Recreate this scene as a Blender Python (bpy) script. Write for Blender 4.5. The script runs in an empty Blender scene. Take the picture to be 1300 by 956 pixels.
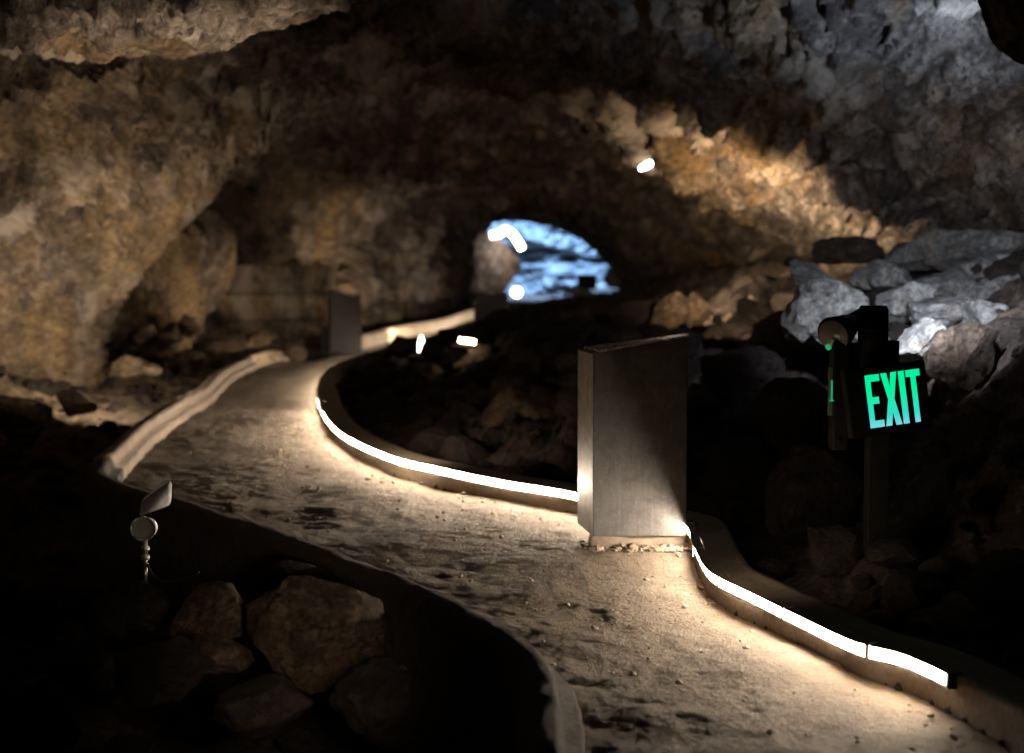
import bpy, bmesh, math, random
import numpy as np
from mathutils import Vector, Matrix
random.seed(7); rng = np.random.default_rng(7)
SC = bpy.context.scene
COL = SC.collection

# ---------------------------------------------------------------- camera
CAMZ = 1.5; F = 1805.0; HY = 330.0          # eye height, focal length and horizon of the photograph in its pixels
PITCH = math.atan((433.0 - HY) / F)
cam_d = bpy.data.cameras.new("camera"); cam = bpy.data.objects.new("camera", cam_d); COL.objects.link(cam)
cam.location = (0, 0, CAMZ); cam.rotation_euler = (math.pi/2 - PITCH, 0, 0)
cam_d.sensor_width = 36; cam_d.lens = 36 * F / 1300; cam_d.shift_y = -45/1300
cam_d.clip_end = 500; cam_d.clip_start = .05
cam_d.dof.use_dof = True; cam_d.dof.focus_distance = 6.3; cam_d.dof.aperture_fstop = 1.5
SC.camera = cam
# ---------------------------------------------------------------- world
W = bpy.data.worlds.new("World"); SC.world = W; W.use_nodes = True
nt = W.node_tree; sky = nt.nodes.new('ShaderNodeTexSky'); sky.sky_type = 'NISHITA'; sky.sun_disc = False
sky.sun_elevation = math.radians(48); sky.sun_rotation = math.radians(200)
nt.links.new(sky.outputs[0], nt.nodes['Background'].inputs[0]); nt.nodes['Background'].inputs[1].default_value = .05
SC.view_settings.view_transform = 'Standard'; SC.view_settings.look = 'None'
SC.view_settings.exposure = 0.2; SC.view_settings.gamma = 1
SC.cycles.use_denoising = True; SC.cycles.use_adaptive_sampling = True; SC.cycles.adaptive_threshold = .03
SC.cycles.max_bounces = 6; SC.cycles.diffuse_bounces = 3; SC.cycles.glossy_bounces = 2
SC.cycles.sample_clamp_indirect = 4.0

def spot(name, loc, aim, power, col, size=60, blend=.6, rad=.04):
    l = bpy.data.lights.new(name, 'SPOT'); l.energy = power; l.color = col
    l.spot_size = math.radians(size); l.spot_blend = blend; l.shadow_soft_size = rad
    o = bpy.data.objects.new(name, l); COL.objects.link(o); o.location = loc
    o.rotation_euler = (Vector(aim) - Vector(loc)).to_track_quat('-Z', 'Y').to_euler()
    return o
WARM = (1, .74, .45); SOFT = (1, .80, .56); COOL = (.86, .92, 1.0)
spot('wall_fill', (-3.55, 13.0, .3), (-4.7, 16.4, 1.2), 640, SOFT, 100, 1)  # fill added for the left wall where the strip light falls short
spot('wall_fill', (-3.2, 10.2, .15), (-4.1, 12.8, 2.0), 360, SOFT, 76, 1)  # second added fill, higher up the left wall
spot('wall_fill', (-2.7, 19.2, .3), (-4.5, 21.2, .7), 130, WARM, 62, 1)
spot('roof_spotlight', (-1.0, 6.9, .4), (-2.0, 8.6, 2.8), 620, SOFT, 46, 1)
spot('far_wall_spotlight', (-1.5, 25.2, .3), (-3.3, 29.0, .75), 620, SOFT, 78, 1)
spot('slab_spotlight', (1.75, 12.4, 1.3), (2.85, 15.4, 2.2), 1250, WARM, 84, 1)
spot('slab_spotlight', (1.5, 17.6, 1.4), (4.0, 20.4, 1.7), 1100, WARM, 108, 1)
spot('roof_spotlight', (2.4, 6.9, 1.25), (2.25, 8.2, 2.9), 1200, (.60, .77, 1.0), 74, 1)
spot('boulder_spotlight', (2.15, 7.2, 1.75), (3.0, 9.8, 1.0), 380, COOL, 82, 1, .03)
spot('boulder_spotlight', (2.15, 7.55, 1.4), (2.45, 8.3, 1.05), 90, COOL, 75, 1, .03)
spot('foreground_rock_fill', (-.15, 2.6, .75), (-.95, 5.4, -.02), 80, SOFT, 27, 1, .12)  # fill added to brighten the foreground rocks, no lamp stands here
spot('slope_fill', (-.9, 9.35, .35), (1.0, 12.4, .5), 42, SOFT, 120, 1, .3)  # fill added to lift the rubble slope, stands in for strip bounce
spot('slope_fill', (.8, 5.7, .4), (3.0, 7.4, .5), 16, SOFT, 100, 1, .3)  # weaker fill added for the near slope
spot('shoulder_fill', (.3, 46.4, 1.9), (-.5, 49, 1.4), 400, (1, .85, .75), 90, 1)  # fill added to brighten the rock shoulder in the far opening
l = bpy.data.lights.new('far_chamber_fill', 'AREA'); l.energy = 6500; l.color = (.31, .57, 1.0); l.shape = 'RECTANGLE'; l.size = 3; l.size_y = 2  # blue fill added inside the far chamber, which has no hole to daylight
o = bpy.data.objects.new('far_chamber_fill', l); COL.objects.link(o); o.location = (1.2, 51.0, 5.4)
o.rotation_euler = (Vector((1.6, 58, 1.2)) - o.location).to_track_quat('-Z', 'Y').to_euler()

# ---------------------------------------------------------------- helpers
def P(px, py, d):                # a point seen at (px, py) at distance d along y
    return ((px-650)/F*d, d, CAMZ - (py-HY)/F*d)
def G(px, py, z=0.0):            # a point seen at (px, py) that lies at height z
    d = F*(CAMZ-z)/(py-HY); return ((px-650)/F*d, d, z)

def _hash(ix, iy, iz, s):
    U = np.uint32
    h = ix.astype(U)*U(374761393) + iy.astype(U)*U(668265263) + iz.astype(U)*U(2147483647) + U((s*974634777) & 0xffffffff)
    h = (h ^ (h >> U(13)))*U(1274126177); h = (h ^ (h >> U(16)))*U(2246822519)
    return h ^ (h >> U(15))
def perlin(p, seed=0):
    p = np.asarray(p, np.float32); i = np.floor(p); f = p - i; i = i.astype(np.int32)
    u = f*f*f*(f*(f*6-15)+10); out = 0
    for dx in (0, 1):
        for dy in (0, 1):
            for dz in (0, 1):
                h = _hash(i[:,0]+dx, i[:,1]+dy, i[:,2]+dz, seed)
                gx = (h & 1023).astype(np.float32)/511.5-1; gy = ((h >> 10) & 1023).astype(np.float32)/511.5-1; gz = ((h >> 20) & 1023).astype(np.float32)/511.5-1
                g = gx*(f[:,0]-dx) + gy*(f[:,1]-dy) + gz*(f[:,2]-dz)
                w = (u[:,0] if dx else 1-u[:,0])*(u[:,1] if dy else 1-u[:,1])*(u[:,2] if dz else 1-u[:,2])
                out = out + g*w
    return out
def fbm(p, oct=4, seed=0, gain=.5, ridged=False):
    a, out, s = 1.0, 0, 1.0
    for k in range(oct):
        n = perlin(p*s, seed+k)
        if ridged: n = .5-np.abs(n)*2
        out = out + a*n; a *= gain; s *= 2.03
    return out
def worley(p, seed=0):
    p = np.asarray(p, np.float32); i = np.floor(p).astype(np.int32); f = (p-i).astype(np.float32)
    best = np.full(len(p), 9.0); sec = np.full(len(p), 9.0)
    for dx in (-1, 0, 1):
        for dy in (-1, 0, 1):
            for dz in (-1, 0, 1):
                h = _hash(i[:,0]+dx, i[:,1]+dy, i[:,2]+dz, seed)
                k = np.float32(1/1023)
                d = np.sqrt(((h & 1023)*k+(dx-f[:, 0]))**2+(((h >> 10) & 1023)*k+(dy-f[:, 1]))**2+(((h >> 20) & 1023)*k+(dz-f[:, 2]))**2)
                sec = np.where(d < best, best, np.minimum(sec, d)); best = np.minimum(best, d)
    return best, sec

def mesh_np(name, V, Fq, mat=None, smooth=True, parent=None, link=True):
    me = bpy.data.meshes.new(name); V = np.asarray(V, np.float32); Fq = np.asarray(Fq, np.int32)
    k = Fq.shape[1]
    me.vertices.add(len(V)); me.vertices.foreach_set('co', V.ravel())
    me.loops.add(Fq.size); me.loops.foreach_set('vertex_index', Fq.ravel())
    me.polygons.add(len(Fq)); me.polygons.foreach_set('loop_start', np.arange(0, Fq.size, k, dtype=np.int32))
    me.polygons.foreach_set('loop_total', np.full(len(Fq), k, np.int32))
    me.polygons.foreach_set('use_smooth', np.full(len(Fq), smooth))
    me.update(calc_edges=True)
    if mat: me.materials.append(mat)
    o = bpy.data.objects.new(name, me)
    if link: COL.objects.link(o)
    if parent: o.parent = parent
    return o
def obj(name, bm, mat, parent=None, smooth=False):
    me = bpy.data.meshes.new(name); bm.to_mesh(me); bm.free(); me.materials.append(mat)
    for p in me.polygons: p.use_smooth = smooth
    o = bpy.data.objects.new(name, me); COL.objects.link(o)
    if parent: o.parent = parent
    return o
def thing(name, label, cat, loc=(0, 0, 0), rz=0, group=None):
    o = bpy.data.objects.new(name, None); COL.objects.link(o); o.location = loc; o.rotation_euler = (0, 0, rz)
    o.empty_display_size = .1
    return tag(o, label, cat, group)
def tag(o, label=None, cat=None, group=None, kind=None):
    for k, v in (('label', label), ('category', cat), ('group', group), ('kind', kind)):
        if v: o[k] = v
    return o
def box(bm, c, s, bevel=0, rot=None):
    r = bmesh.ops.create_cube(bm, size=1); vs = r['verts']
    bmesh.ops.scale(bm, vec=s, verts=vs)
    if bevel:
        es = list({e for v in vs for e in v.link_edges})
        r2 = bmesh.ops.bevel(bm, geom=es, offset=bevel, segments=2, affect='EDGES', profile=.6)
        vs = list({v for f in r2['faces'] for v in f.verts} | {v for v in vs if v.is_valid})
    if rot: bmesh.ops.rotate(bm, cent=(0, 0, 0), matrix=rot, verts=vs)
    bmesh.ops.translate(bm, vec=c, verts=vs); return vs
def cyl(bm, a, b, r1, r2=None, n=20, caps=True):
    a = Vector(a); b = Vector(b); d = b-a
    r = bmesh.ops.create_cone(bm, cap_ends=caps, segments=n, radius1=r1, radius2=r1 if r2 is None else r2, depth=d.length)
    m = Matrix.Translation((a+b)/2) @ d.to_track_quat('Z', 'Y').to_matrix().to_4x4()
    bmesh.ops.transform(bm, matrix=m, verts=r['verts']); return r['verts']
def tube(bm, pts, r, n=8):
    pts = [Vector(p) for p in pts]; rings = []
    for i, p in enumerate(pts):
        t = (pts[min(i+1, len(pts)-1)]-pts[max(i-1, 0)]).normalized()
        q = t.to_track_quat('Z', 'Y')
        rings.append([bm.verts.new(p + q @ Vector((r*math.cos(a*2*math.pi/n), r*math.sin(a*2*math.pi/n), 0))) for a in range(n)])
    for A, B in zip(rings, rings[1:]):
        for k in range(n): bm.faces.new((A[k], A[(k+1) % n], B[(k+1) % n], B[k]))
    bm.faces.new(rings[0][::-1]); bm.faces.new(rings[-1])
def catmull(pts, step=.05):
    pts = [np.array(p, float) for p in pts]; pts = [2*pts[0]-pts[1]]+pts+[2*pts[-1]-pts[-2]]; out = []
    for i in range(1, len(pts)-2):
        a, b, c, d = pts[i-1:i+3]; n = max(2, int(np.linalg.norm(c-b)/step))
        for k in range(n):
            t = k/n; out.append(.5*((2*b)+(c-a)*t+(2*a-5*b+4*c-d)*t*t+(3*b-a-3*c+d)*t**3))
    out.append(pts[-2]); return np.array(out)

# ---------------------------------------------------------------- materials
def nodes(name):
    m = bpy.data.materials.new(name); m.use_nodes = True; t = m.node_tree
    b = t.nodes['Principled BSDF']; return m, t, b
def N(t, typ, **kw):
    n = t.nodes.new(typ)
    for k, v in kw.items():
        if k.startswith('i_'): n.inputs[k[2:].replace('_', ' ')].default_value = v
        else: setattr(n, k, v)
    return n
def ramp(t, src, stops):
    r = t.nodes.new('ShaderNodeValToRGB'); e = r.color_ramp.elements
    while len(e) < len(stops): e.new(.5)
    for q, (p, c) in zip(e, stops):
        q.position = p; q.color = (c, c, c, 1) if isinstance(c, (int, float)) else (*c, 1)
    t.links.new(src, r.inputs[0]); return r.outputs[0]
def mixc(t, fac, a, b, mode='MIX'):
    m = t.nodes.new('ShaderNodeMix'); m.data_type = 'RGBA'; m.blend_type = mode
    for s, v in ((m.inputs[0], fac), (m.inputs[6], a), (m.inputs[7], b)):
        if hasattr(v, 'links'): t.links.new(v, s)
        elif isinstance(v, (int, float)): s.default_value = v
        else: s.default_value = (*v, 1)
    return m.outputs[2]
def coords(t, scale=(1, 1, 1), world=True):
    g = t.nodes.new('ShaderNodeNewGeometry') if world else t.nodes.new('ShaderNodeTexCoord')
    mp = t.nodes.new('ShaderNodeMapping'); mp.inputs['Scale'].default_value = scale
    t.links.new(g.outputs['Position'] if world else g.outputs['Object'], mp.inputs[0]); return mp.outputs[0]
def noise(t, vec, scale, detail=8, rough=.6, dist=0):
    n = N(t, 'ShaderNodeTexNoise', i_Scale=scale, i_Detail=detail, i_Roughness=rough, i_Distortion=dist)
    t.links.new(vec, n.inputs['Vector']); return n.outputs[0]
def bump(t, b, srcs):
    prev = None
    for h, s, d in srcs:
        n = N(t, 'ShaderNodeBump', i_Strength=s, i_Distance=d); t.links.new(h, n.inputs['Height'])
        if prev: t.links.new(prev, n.inputs['Normal'])
        prev = n.outputs[0]
    t.links.new(prev, b.inputs['Normal'])
def rock_mat(name, dark, mid, pale, ochre, ochre_amt=.5, scale=1.0, pits=.6, stretch=(1, 1, 1), bumpy=1.0, world=True, stain=0):
    m, t, b = nodes(name); v = coords(t, stretch, world)
    n1 = noise(t, v, 1.1*scale, 12, .74, .6); n2 = noise(t, v, 4.5*scale, 8, .65, .3); n3 = noise(t, v, 17*scale, 6, .7)
    c = ramp(t, n1, [(.38, dark), (.5, mid), (.62, pale)])
    c2 = ramp(t, n2, [(.40, dark), (.5, mid), (.60, pale)])
    c = mixc(t, .55, c, c2)
    n4 = noise(t, coords(t, (1, 1, .45), world), .75*scale, 5, .6, .9)
    oc = ramp(t, n4, [(.5, 0.), (.62, ochre_amt)])
    c = mixc(t, oc, c, ochre)
    c = mixc(t, ramp(t, n3, [(.35, .75), (.6, 0.)]), c, tuple(.42*x for x in dark))
    vo = N(t, 'ShaderNodeTexVoronoi', i_Scale=13*scale); t.links.new(v, vo.inputs['Vector'])
    pm = mixc(t, 1.0, ramp(t, vo.outputs[0], [(.1, 1.), (.3, 0.)]), ramp(t, n2, [(.45, 0.), (.6, pits)]), 'MULTIPLY')
    c = mixc(t, pm, c, tuple(.3*x for x in dark))
    if stain:
        sx = t.nodes.new('ShaderNodeSeparateXYZ'); gp_ = t.nodes.new('ShaderNodeNewGeometry'); t.links.new(gp_.outputs['Position'], sx.inputs[0])
        ma = N(t, 'ShaderNodeMapRange'); ma.inputs['From Min'].default_value = -2.6; ma.inputs['From Max'].default_value = -4.2; t.links.new(sx.outputs['X'], ma.inputs[0])
        n7 = noise(t, coords(t, (1, 1, .35), world), 1.3, 6, .65, .6)
        c = mixc(t, mixc(t, 1.0, ma.outputs[0], ramp(t, n7, [(.4, .0), (.6, .75)]), 'MULTIPLY'), c, mixc(t, ramp(t, n3, [(.4, 0.), (.6, 1.)]), (.28, .18, .085), (.5, .36, .21)))
        vp = N(t, 'ShaderNodeTexVoronoi', i_Scale=7.5); t.links.new(coords(t, (1, 1, .6), world), vp.inputs['Vector'])
        c = mixc(t, mixc(t, 1.0, ramp(t, vp.outputs[0], [(.12, .85), (.24, 0.)]), ramp(t, n2, [(.42, 0.), (.55, 1.)]), 'MULTIPLY'), c, (.02, .014, .012))
        n5 = noise(t, coords(t, (1, .7, 1.3), world), .42, 5, .62, .8)
        c = mixc(t, ramp(t, n5, [(.42, .82), (.53, 0.)]), c, mixc(t, .75, c, (.02, .014, .012)))
        n6 = noise(t, coords(t, (1.1, .6, .5), world), .9, 6, .6, .5)
        c = mixc(t, ramp(t, n6, [(.54, 0.), (.63, stain)]), c, (.50, .42, .36))
    t.links.new(c, b.inputs['Base Color']); b.inputs['Roughness'].default_value = .9
    b.inputs['Specular IOR Level'].default_value = .25
    bump(t, b, [(n1, .5*bumpy, .25/scale), (n2, 1.0*bumpy, .2/scale), (n3, 1.0*bumpy, .08/scale), (noise(t, v, 60*scale, 4, .7), .5*bumpy, .01/scale),
                (ramp(t, vo.outputs[0], [(.1, 0.), (.3, 1.)]), .35*bumpy, .03/scale)])
    return m
def plain(name, col, rough=.5, metal=0, var=.25, sc=20, bmp=.1):
    m, t, b = nodes(name); v = coords(t, world=False); n = noise(t, v, sc, 6, .6)
    c = ramp(t, n, [(.3, tuple(x*(1-var) for x in col)), (.7, tuple(min(1, x*(1+var)) for x in col))])
    t.links.new(c, b.inputs['Base Color']); b.inputs['Metallic'].default_value = metal
    t.links.new(ramp(t, n, [(.3, rough*.85), (.7, min(1, rough*1.15))]), b.inputs['Roughness'])
    if bmp: bump(t, b, [(n, bmp, .004)])
    return m
def emit(name, col, s):
    m, t, b = nodes(name); b.inputs['Base Color'].default_value = (*col, 1)
    b.inputs['Emission Color'].default_value = (*col, 1); b.inputs['Emission Strength'].default_value = s; return m

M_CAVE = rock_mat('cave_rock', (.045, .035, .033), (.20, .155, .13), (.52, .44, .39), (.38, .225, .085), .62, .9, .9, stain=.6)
M_GROUND = rock_mat('lava_ground', (.03, .023, .022), (.085, .062, .056), (.16, .125, .105), (.12, .07, .04), .35, 1.6, .3)
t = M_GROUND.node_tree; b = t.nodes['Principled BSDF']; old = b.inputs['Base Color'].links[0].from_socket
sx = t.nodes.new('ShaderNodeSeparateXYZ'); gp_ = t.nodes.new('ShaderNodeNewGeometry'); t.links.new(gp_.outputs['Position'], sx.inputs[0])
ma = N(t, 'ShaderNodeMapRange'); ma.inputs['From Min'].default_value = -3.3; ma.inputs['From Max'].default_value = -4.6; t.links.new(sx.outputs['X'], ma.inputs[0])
left_pale = ramp(t, noise(t, coords(t), 5, 8, .7), [(.35, (.07, .05, .035)), (.62, (.36, .27, .19))])  # paler mottled ground colour, mixed in towards the left
t.links.new(mixc(t, ma.outputs[0], old, left_pale), b.inputs['Base Color'])
M_BROWN = rock_mat('brown_boulder', (.035, .024, .018), (.13, .085, .055), (.29, .21, .145), (.24, .14, .06), .6, 2.6, .5, world=False, bumpy=1.3)
M_DUSK = rock_mat('dusky_boulder', (.03, .021, .016), (.085, .06, .045), (.16, .12, .09), (.12, .075, .04), .4, 2.0, .3, world=False)
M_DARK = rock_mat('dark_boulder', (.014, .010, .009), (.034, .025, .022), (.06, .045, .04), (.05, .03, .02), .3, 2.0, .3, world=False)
M_GREY = rock_mat('grey_boulder', (.08, .078, .08), (.245, .24, .245), (.40, .395, .39), (.30, .22, .15), .4, 1.8, .15, world=False, bumpy=.8)
M_FAR = rock_mat('far_chamber_rock', (.06, .07, .08), (.3, .32, .34), (.7, .71, .71), (.4, .4, .4), .2, .9, .3)
# path concrete
M_PATH, t, b = nodes('path_concrete'); v = coords(t)
n1 = noise(t, v, 1.6, 8, .65, .4); n2 = noise(t, v, 9, 8, .7, .2); n3 = noise(t, v, 120, 3, .7)
c = ramp(t, n1, [(.3, (.175, .132, .092)), (.52, (.245, .19, .137)), (.75, (.31, .25, .183))])
c = mixc(t, ramp(t, n2, [(.33, .3), (.5, 0.)]), c, (.11, .085, .065))
c = mixc(t, ramp(t, n3, [(.35, .35), (.6, 0.)]), c, (.15, .115, .08))
t.links.new(c, b.inputs['Base Color']); b.inputs['Roughness'].default_value = .85; b.inputs['Specular IOR Level'].default_value = .3
bump(t, b, [(n2, .6, .03), (n3, 1.0, .012), (noise(t, v, 45, 6, .75), 1.0, .02)])
M_KERB, t, b = nodes('kerb_concrete'); v = coords(t)
n1 = noise(t, v, 3, 8, .65, .4); n2 = noise(t, v, 40, 6, .7)
c = ramp(t, n1, [(.3, (.20, .15, .11)), (.7, (.40, .32, .24))]); c = mixc(t, ramp(t, n2, [(.35, .5), (.6, 0.)]), c, (.12, .09, .07))
t.links.new(c, b.inputs['Base Color']); b.inputs['Roughness'].default_value = .88
bump(t, b, [(n1, .4, .03), (n2, .6, .008)])
M_KERB2, t, b = nodes('shaded_kerb_concrete'); v = coords(t)  # kerb concrete with its shade put into a darker base colour
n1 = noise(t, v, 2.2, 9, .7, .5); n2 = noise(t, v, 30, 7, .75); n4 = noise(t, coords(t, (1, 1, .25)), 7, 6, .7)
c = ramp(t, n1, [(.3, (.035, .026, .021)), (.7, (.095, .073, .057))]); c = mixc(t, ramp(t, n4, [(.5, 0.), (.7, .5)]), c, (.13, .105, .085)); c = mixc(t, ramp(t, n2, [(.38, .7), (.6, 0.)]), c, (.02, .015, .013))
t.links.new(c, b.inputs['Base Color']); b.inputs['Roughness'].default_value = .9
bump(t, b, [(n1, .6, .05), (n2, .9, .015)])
M_LED = emit('led_strip_light', (1, .84, .66), 115)
M_LED2 = emit('led_strip_light_dimmer', (1, .84, .66), 50)
M_LEDFAR = emit('warm_led', (1, .72, .36), 30)
M_LAMP = emit('lamp_glow', (1, .93, .78), 14)
M_BLACK = plain('black_painted_metal', (.008, .0075, .0075), .6, 0, .3); M_BLACK.node_tree.nodes['Principled BSDF'].inputs['Specular IOR Level'].default_value = .15
M_STEEL, t, b = nodes('brushed_steel'); v = coords(t, (30, 30, 2.5), False); n1 = noise(t, v, 2, 8, .7)
v2 = coords(t, world=False); n2 = noise(t, v2, 9, 8, .7, .5); n3 = noise(t, v2, 60, 5, .75)
c = ramp(t, n1, [(.3, (.085, .080, .078)), (.7, (.13, .124, .12))]); c = mixc(t, ramp(t, n3, [(.56, 0.), (.66, .7)]), c, (.24, .21, .19))
c = mixc(t, ramp(t, n2, [(.35, .5), (.55, 0.)]), c, (.04, .035, .032))
t.links.new(c, b.inputs['Base Color']); b.inputs['Metallic'].default_value = .35
t.links.new(ramp(t, n2, [(.3, .62), (.7, .42)]), b.inputs['Roughness']); bump(t, b, [(n1, .08, .002), (n3, .15, .002)])
M_STEEL2 = plain('dark_weathered_steel', (.022, .019, .018), .7, 0, .3, 8, .1)
M_BRUSH = plain('bright_brushed_metal', (.62, .56, .50), .45, .2, .3, 14, .2)
M_GREYP = plain('light_grey_plastic', (.62, .60, .60), .35, 0, .12)
M_GLASS = plain('lamp_lens', (.20, .18, .17), .12, 0, .1)
M_CHROME = plain('worn_chrome', (.5, .47, .43), .28, .9, .2)

# ---------------------------------------------------------------- path edges (x, y plan points)
KL_px = [(363,445),(335,448),(290,468),(262,492),(230,510),(185,540),(158,564),(139,583),(133,600),(160,616),(215,632),(330,668),(450,712),(560,756),(640,797),(690,835),(710,870)]
KL = [G(x, y, .15)[:2] for x, y in KL_px] + [(.13, 3.7), (.08, 2.6), (.0, 1.0), (-.1, -2)]
KR_px = [(1330,925),(1200,866),(1100,833),(1030,800),(960,765),(925,748),(905,733),(890,705),(872,672),(800,655),(733,634),(640,618),(560,601),(500,586),(440,558),(415,533),(405,507)]
KR = [(1.9, 2.6), (1.72, 3.4)] + [G(x, y, .10)[:2] for x, y in KR_px[1:]]
KR_dark = [G(x, y, .10)[:2] for x, y in [(405,507),(405,490),(413,474),(440,459),(480,446),(540,428),(600,409),(640,400)]]
kl = catmull([(*p, 0) for p in KL], .06)[:, :2]; kr = catmull([(*p, 0) for p in KR], .06)[:, :2]; krd = catmull([(*p, 0) for p in KR_dark], .08)[:, :2]
KLF = [G(x, y, .15)[:2] for x, y in [(402,446),(460,432),(520,418),(560,410),(600,398),(640,392)]]
klf = catmull([(*p, 0) for p in KLF], .1)[:, :2]
krall = np.vstack([kr, krd[1:]])

def strip_dist(pts, line, chunk=20000):
    out = np.empty(len(pts)); sgn = np.empty(len(pts)); seg = line[1:]-line[:-1]; L2 = (seg**2).sum(1)
    for s in range(0, len(pts), chunk):
        q = pts[s:s+chunk]; w = q[:, None]-line[None, :-1]; tt = np.clip((w*seg).sum(2)/L2, 0, 1)
        r = w-tt[..., None]*seg; dd = (r**2).sum(2); j = dd.argmin(1); k = np.arange(len(q))
        out[s:s+chunk] = np.sqrt(dd[k, j]); cr = seg[j, 0]*w[k, j, 1]-seg[j, 1]*w[k, j, 0]; sgn[s:s+chunk] = np.sign(cr)
    return out, sgn
def sst(x, a, b):
    x = np.clip((x-a)/(b-a), 0, 1); return x*x*(3-2*x)
klc = np.vstack([kl[::-3], klf[::2]]) ; krc = krall[::3]
def ground_z(XY):
    dl, sl = strip_dist(XY, klc); dr, sr = strip_dist(XY, krc)     # both lines run away from the camera: + is left of the line
    left = sl > 0; right = sr < 0
    X = XY[:, 0]; Y = XY[:, 1]
    p3 = np.stack([X, Y, np.zeros_like(X)], 1)
    z = np.full(len(XY), -.05)
    rough = fbm(p3*.9, 5, 11, .55) ; rr = fbm(p3*2.3, 4, 31, .55, True)
    near = 1-sst(Y, 6.5, 10.5)
    low = -.10-.42*near
    zl = low + .40*sst(dl, 1.0, 3.6)*sst(Y, 10, 13) + .2*sst(dl, 1.2, 4)*(1-near*.5) + (.16*rough+.09*rr)*sst(dl, .1, .8)
    far = sst(Y, 17, 24)
    zl = zl*(1-far) + far*(-.05+.15*sst(dl, .2, 1.5)+.05*rough)
    zr = .02 + (1-.75*sst(Y, 33, 42))*((.62-.16*sst(Y, 12, 16))*sst(dr, .25, 2.4) + .75*sst(X, 1.9, 4.2)*sst(dr, .3, 2)) + (.30*rough+.17*rr)*sst(dr, .15, 1.1)
    z = np.where(left, zl, np.where(right, zr, z))
    return z

# ground: one rough sheet, finer where the camera sees it larger
ys = [-4.0]
while ys[-1] < 64: ys.append(ys[-1] + max(.05, abs(ys[-1])*.0075))
ys = np.array(ys); us = np.linspace(-1, 1, 520)
half = np.interp(ys, [-4, 4, 10, 20, 64], [7, 7, 7.5, 9.5, 13])
X = us[None]*half[:, None]; Y = np.repeat(ys[:, None], len(us), 1)
XY = np.stack([X.ravel(), Y.ravel()], 1); Z = ground_z(XY)
def grid_faces(nr, nc):
    i = np.arange(nr*nc).reshape(nr, nc); return np.stack([i[:-1, :-1], i[:-1, 1:], i[1:, 1:], i[1:, :-1]], -1).reshape(-1, 4)
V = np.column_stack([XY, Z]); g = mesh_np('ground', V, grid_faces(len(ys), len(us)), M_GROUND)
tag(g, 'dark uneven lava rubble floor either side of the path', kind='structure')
def gz(x, y): return float(ground_z(np.array([[x, y]]))[0])

# path sheet between the kerbs
path_r = np.vstack([kr, krd[1:]]); path_l = np.vstack([kl[::-1], klf])
def resample(line, n):
    s = np.r_[0, np.cumsum(np.linalg.norm(np.diff(line, axis=0), axis=1))]; q = np.linspace(0, s[-1], n)
    return np.stack([np.interp(q, s, line[:, 0]), np.interp(q, s, line[:, 1])], 1)
def by_keys(line, keys, n):      # piecewise resample so both sides stay abreast
    out = []; idx = [int(np.argmin(((line-np.array(k))**2).sum(1))) for k in keys]
    for a, bb in zip(idx, idx[1:]): out.append(resample(line[a:bb+1], n)[:-1])
    out.append(line[idx[-1]][None]); return np.vstack(out)
kk_l = [KL[-1], KL[-3], KL[14], KL[12], KL[10], KL[7], KL[4], KL[2], KL[0], KLF[2], KLF[-1]]
kk_r = [KR[0], KR[1], KR[5], KR[10], KR[12], KR[14], KR[16], KR_dark[0], KR_dark[2], KR_dark[5], KR_dark[-1]]
kk_r = [KR[0], KR[1], KR[5], KR[11], KR[13], KR[15], KR[16], KR[17], KR_dark[2], KR_dark[5], KR_dark[-1]]
A = by_keys(path_l, kk_l, 150); B = by_keys(path_r, kk_r, 150)
tt = np.linspace(-.02, 1.02, 210)[None, :, None]
PV = A[:, None]*(1-tt)+B[:, None]*tt; nr, nc = PV.shape[:2]; xy = PV.reshape(-1, 2)
p3 = np.column_stack([xy, np.zeros(len(xy))])
pz = .03*fbm(p3*1.3, 3, 51)+.0068*fbm(p3*8, 5, 61, .62)-.018*np.clip(fbm(p3*np.array([4.5, 9, 1]), 3, 71)-.15, 0, 1)
pz = np.clip(pz, -.05, .04)
o = mesh_np('path', np.column_stack([xy, pz]), grid_faces(nr, nc), M_PATH); tag(o, 'rough tan concrete footpath winding through the cave', kind='structure')

def kerb(name, line, prof, mat, seed, jit=.008, skip=None):
    """sweep prof (offset to the left of travel, z) along line"""
    n = len(line); T = np.gradient(line, axis=0); T /= np.linalg.norm(T, axis=1)[:, None]; L = np.stack([-T[:, 1], T[:, 0]], 1)
    prof = np.array(prof); k = len(prof)
    V = np.zeros((n, k, 3)); V[..., :2] = line[:, None]+L[:, None]*prof[None, :, :1]; V[..., 2] = prof[None, :, 1]
    q = V.reshape(-1, 3)
    nn = np.stack([fbm(q*5+s, 4, seed+s) for s in (0, 7, 13)], 1); q = q+nn*jit*2.2
    i = np.arange(n*k).reshape(n, k); j = np.roll(i, -1, 1)
    Fq = np.stack([i[:-1], j[:-1], j[1:], i[1:]], -1).reshape(-1, 4)
    e0 = np.mean(q[:k], 0); e1 = np.mean(q[-k:], 0); base = len(q); q = np.vstack([q, e0, e1])
    caps = [[base, i[0, (m+1) % k], i[0, m], base] for m in range(k)]+[[base+1, i[-1, m], i[-1, (m+1) % k], base+1] for m in range(k)]
    bm_me = bpy.data.meshes.new(name)
    bm_me.from_pydata(q.tolist(), [], [tuple(f) for f in Fq]+[tuple(f[:3]) for f in caps]); bm_me.materials.append(mat)
    for p in bm_me.polygons: p.use_smooth = True
    o = bpy.data.objects.new(name, bm_me); COL.objects.link(o); return o
def dens(prof, m=5):
    out = []
    for a, c in zip(prof, prof[1:]+prof[:1]):
        L = math.dist(a, c); k = max(1, int(L/.03))
        out += [(a[0]+(c[0]-a[0])*i/k, a[1]+(c[1]-a[1])*i/k) for i in range(k)]
    return out
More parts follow.
